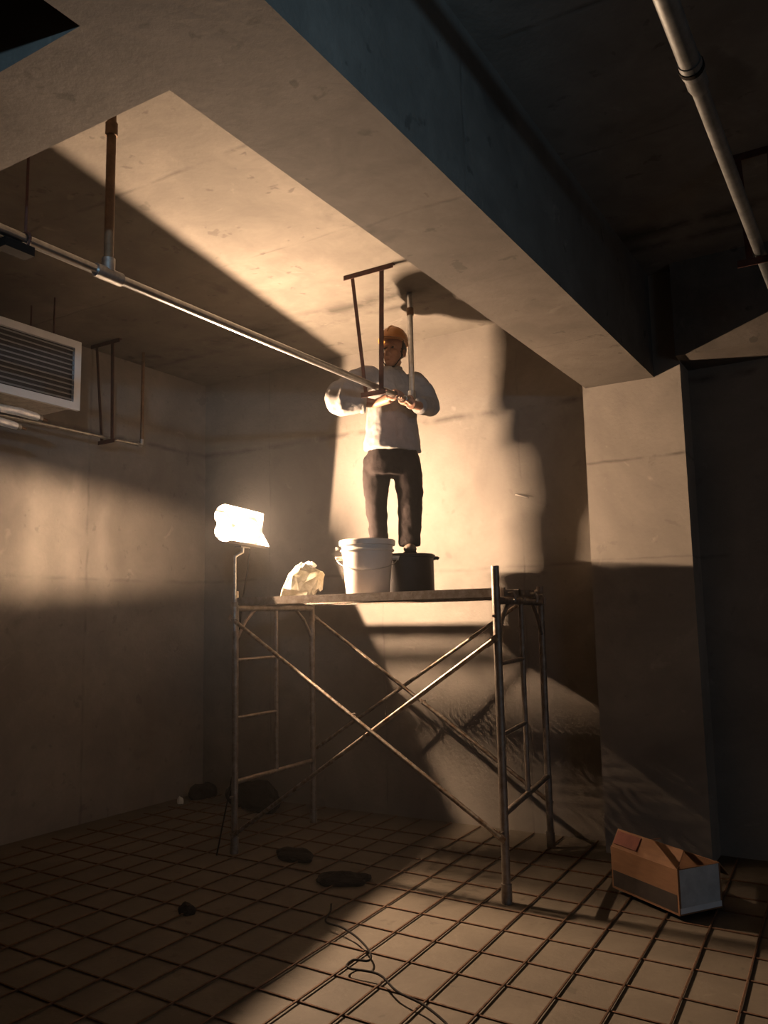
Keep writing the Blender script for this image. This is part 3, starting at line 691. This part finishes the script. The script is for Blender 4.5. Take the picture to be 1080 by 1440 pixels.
# body: head, neck, core, arms and gripping hands in one skin
bm = new_bm()
HC = Vector((0.008, -0.025, 1.455)); HR = Euler((math.radians(-4), 0, math.radians(-26))).to_matrix()
def hd(p): return HC + HR @ Vector(p)
ellipsoid(bm, hd((0, 0.012, 0.045)), (0.076, 0.094, 0.085), HR, 20, 14)           # skull
ellipsoid(bm, hd((0, -0.022, -0.035)), (0.062, 0.068, 0.075), HR, 18, 12)          # face
ellipsoid(bm, hd((0, -0.050, -0.092)), (0.036, 0.034, 0.026), HR, 14, 10)          # chin
for s in (-1, 1):
    ellipsoid(bm, hd((s*0.040, -0.058, -0.028)), (0.026, 0.022, 0.022), HR, 10, 8)  # cheek
    ellipsoid(bm, hd((s*0.077, 0.018, -0.008)), (0.010, 0.020, 0.032), HR, 10, 8)   # ear
    ellipsoid(bm, hd((s*0.032, -0.080, 0.026)), (0.026, 0.012, 0.009), HR, 10, 8)   # brow
path_tube(bm, [hd((0, -0.082, 0.018)), hd((0, -0.100, -0.018)), hd((0, -0.104, -0.030))], [0.008, 0.014, 0.014], 10)
for s in (-1, 1): ellipsoid(bm, hd((s*0.011, -0.093, -0.032)), (0.010, 0.010, 0.008), HR, 8, 6)
ellipsoid(bm, hd((0, -0.085, -0.060)), (0.024, 0.010, 0.007), HR, 10, 6); ellipsoid(bm, hd((0, -0.083, -0.073)), (0.021, 0.010, 0.007), HR, 10, 6)
path_tube(bm, [(-0.012, 0.01, 1.26), (-0.012, 0.005, 1.35), hd((0, 0.012, -0.04))], [0.062, 0.056, 0.056], 16)
loft(bm, [(-0.02, 0, 0.60, 0.13, 0.08), (-0.012, 0, 1.0, 0.13, 0.08), (-0.012, 0, 1.22, 0.12, 0.065), (-0.012, 0, 1.30, 0.06, 0.05)], 16, math.radians(38))
chain(bm, [(-0.11, 0, 0.62), (-0.135, -0.02, 0.35), (-0.122, 0.01, 0.06)], [0.06, 0.048, 0.038])
chain(bm, [(0.08, 0, 0.62), (0.099, -0.022, 0.35), (0.092, 0.01, 0.06)], [0.06, 0.048, 0.038])
for sh, el, wr in ((R_SH, R_EL, R_WR), (L_SH, L_EL, L_WR)):
    chain(bm, [sh+Vector((-0.03 if sh.x > 0 else 0.03, 0, 0)), el, el.lerp(wr, 0.35), wr], [0.040, 0.040, 0.042, 0.030])
pipe_pt = lambda s: loc_of((PX, 4.73+s, PZ+0.008))
def grip(bm, wrist, s, flip):
    """hand closed around the pipe at distance s from its end, coming from the wrist"""
    c = pipe_pt(s); d = (wrist-c); d = (d-PD*d.dot(PD)).normalized()      # from the pipe toward the wrist
    e = PD.cross(d).normalized()
    if e.z > 0: e = -e
    e = e*(1 if not flip else -1)
    pr = 0.022
    palm = c + d*(pr+0.018)
    path_tube(bm, [wrist, wrist.lerp(palm, 0.55), palm+d*0.012], [0.029, 0.033, 0.036], 12)
    for k, (ln, rad) in enumerate(((1.0, 0.0092), (1.06, 0.0096), (1.0, 0.0092), (0.86, 0.0082))):
        off = PD*((k-1.5)*0.0205)
        pts = []
        for j in range(7):
            a = math.radians(-8 + ln*215*j/6)
            rr = pr+0.011
            base = c+off
            pts.append(base + d*rr*math.cos(a) + e*rr*math.sin(a))
        pts.insert(0, c+off*1.1+d*(pr+0.034)-e*0.004)
        chain(bm, pts, [rad*1.12]+[rad]*6+[rad*0.85], 8)
    off = PD*(0.045 if not flip else -0.045)
    pts = [palm+d*0.012-e*0.02+off*0.5]
    for j in range(4):
        a = math.radians(-25-110*j/3)
        pts.append(c+off*(0.8+0.15*j/3)+d*(pr+0.012)*math.cos(a)+e*(pr+0.012)*math.sin(a))
    chain(bm, pts, [0.015, 0.0125, 0.0115, 0.0105, 0.009], 8)
grip(bm, R_WR, -0.05, False)
grip(bm, L_WR, -0.165, True)
o = obj('body', bm, M_skin, man)
bake(o, [('REMESH', {'mode': 'VOXEL', 'voxel_size': 0.0045}), ('SMOOTH', {'factor': 0.5, 'iterations': 2})])
for s in (-1, 1):
    bm = new_bm(); ellipsoid(bm, hd((s*0.031, -0.0855, 0.010)), (0.011, 0.006, 0.006), HR, 10, 6); obj('eye', bm, M_eye, man, True)
bm = new_bm(); ellipsoid(bm, hd((0, 0.026, 0.040)), (0.081, 0.092, 0.080), HR, 18, 12)
bmesh.ops.bisect_plane(bm, geom=bm.verts[:]+bm.edges[:]+bm.faces[:], plane_co=hd((0, -0.045, 0)), plane_no=HR @ Vector((0, -1, 0)), clear_outer=True)
obj('hair', bm, M_hair, man, True)
# helmet
he = empty('helmet'); he.parent = man
he.scale = (0.92, 0.92, 0.97); he.location = hd((0, 0.005, 0.095)); he.rotation_euler = Euler((math.radians(-4), 0, math.radians(-26)))
bm = new_bm(); n = 28; rings = []
for z, k in ((-0.012, 1.0), (0.012, 0.99), (0.045, 0.91), (0.072, 0.75), (0.092, 0.50), (0.102, 0.22)):
    rings.append([bm.verts.new((0.108*k*math.cos(2*math.pi*i/n), 0.130*k*math.sin(2*math.pi*i/n), z)) for i in range(n)])
for a, b in zip(rings, rings[1:]):
    for i in range(n): bm.faces.new((a[i], a[(i+1) % n], b[(i+1) % n], b[i]))
bm.faces.new(rings[-1]); bm.faces.new(rings[0][::-1])
obj('shell', bm, M_helmet, he, True)
bm = new_bm(); a_, b_ = [], []
for zt in (-0.016, -0.009):
    ring_i = [bm.verts.new((0.104*math.cos(2*math.pi*i/n), 0.126*math.sin(2*math.pi*i/n), zt)) for i in range(n)]
    ring_o = [bm.verts.new(((0.118)*math.cos(2*math.pi*i/n), (0.140+(0.035*max(0, -math.sin(2*math.pi*i/n))**1.5))*math.sin(2*math.pi*i/n), zt-0.010*max(0, -math.sin(2*math.pi*i/n)))) for i in range(n)]
    a_.append(ring_i); b_.append(ring_o)
for i in range(n):
    j = (i+1) % n
    bm.faces.new((a_[0][i], b_[0][i], b_[0][j], a_[0][j])); bm.faces.new((a_[1][i], a_[1][j], b_[1][j], b_[1][i])); bm.faces.new((b_[0][i], b_[1][i], b_[1][j], b_[0][j])); bm.faces.new((a_[0][i], a_[0][j], a_[1][j], a_[1][i]))
obj('brim', bm, M_helmet, he, True)
bm = new_bm(); path_tube(bm, [(0, 0.120*math.cos(a), 0.008+0.099*math.sin(a)) for a in [math.pi*k/12 for k in range(1, 12)]], 0.010, 8); obj('ridge', bm, M_helmet, he, True)
bm = new_bm(); path_tube(bm, [hd((-0.080, -0.01, 0.08)), hd((-0.076, -0.03, -0.05)), hd((-0.03, -0.05, -0.122)), hd((0.03, -0.05, -0.122)), hd((0.076, -0.03, -0.05)), hd((0.080, -0.01, 0.08))], 0.004, 6); obj('chin_strap', bm, M_cable, man, True)
# shoes
for x in (-0.122, 0.092):
    sh = new_bm()
    ellipsoid(sh, (x, -0.055, 0.036), (0.046, 0.105, 0.036), None, 16, 10); ellipsoid(sh, (x, 0.020, 0.045), (0.043, 0.060, 0.045), None, 14, 10)
    for v in sh.verts: v.co.z = max(0.008, v.co.z)
    s_o = obj('shoe', sh, M_shoe, man, True)
    sb = new_bm(); n = 18
    top = [sb.verts.new((x+0.047*math.cos(2*math.pi*k/n), -0.045+0.118*math.sin(2*math.pi*k/n), 0.014)) for k in range(n)]; bot = [sb.verts.new((v.co.x, v.co.y, 0.0)) for v in top]
    sb.faces.new(top); sb.faces.new(bot[::-1])
    for k in range(n): sb.faces.new((bot[k], bot[(k+1) % n], top[(k+1) % n], top[k]))
    obj('sole', sb, M_cable, s_o)

# ------------------------------------------------------------------ haze volume added for the glow around the lamp
bm = new_bm(); box(bm, XL+0.01, -1.69, 1.6, YB-0.01, 0.05, ZC-0.01)
m = bpy.data.materials.new('glow_haze'); m.use_nodes = True; nt = m.node_tree; nt.nodes.clear()
out = nt.nodes.new('ShaderNodeOutputMaterial'); vs = nt.nodes.new('ShaderNodeVolumeScatter')
vs.inputs['Color'].default_value = (0.9, 0.88, 0.85, 1); vs.inputs['Density'].default_value = 0.0036; vs.inputs['Anisotropy'].default_value = 0.2
nt.links.new(vs.outputs[0], out.inputs['Volume'])
hz = obj('glow_haze', bm, m); tag(hz, 'thin haze added in the air to glow around the lamp', 'haze', None, 'stuff')
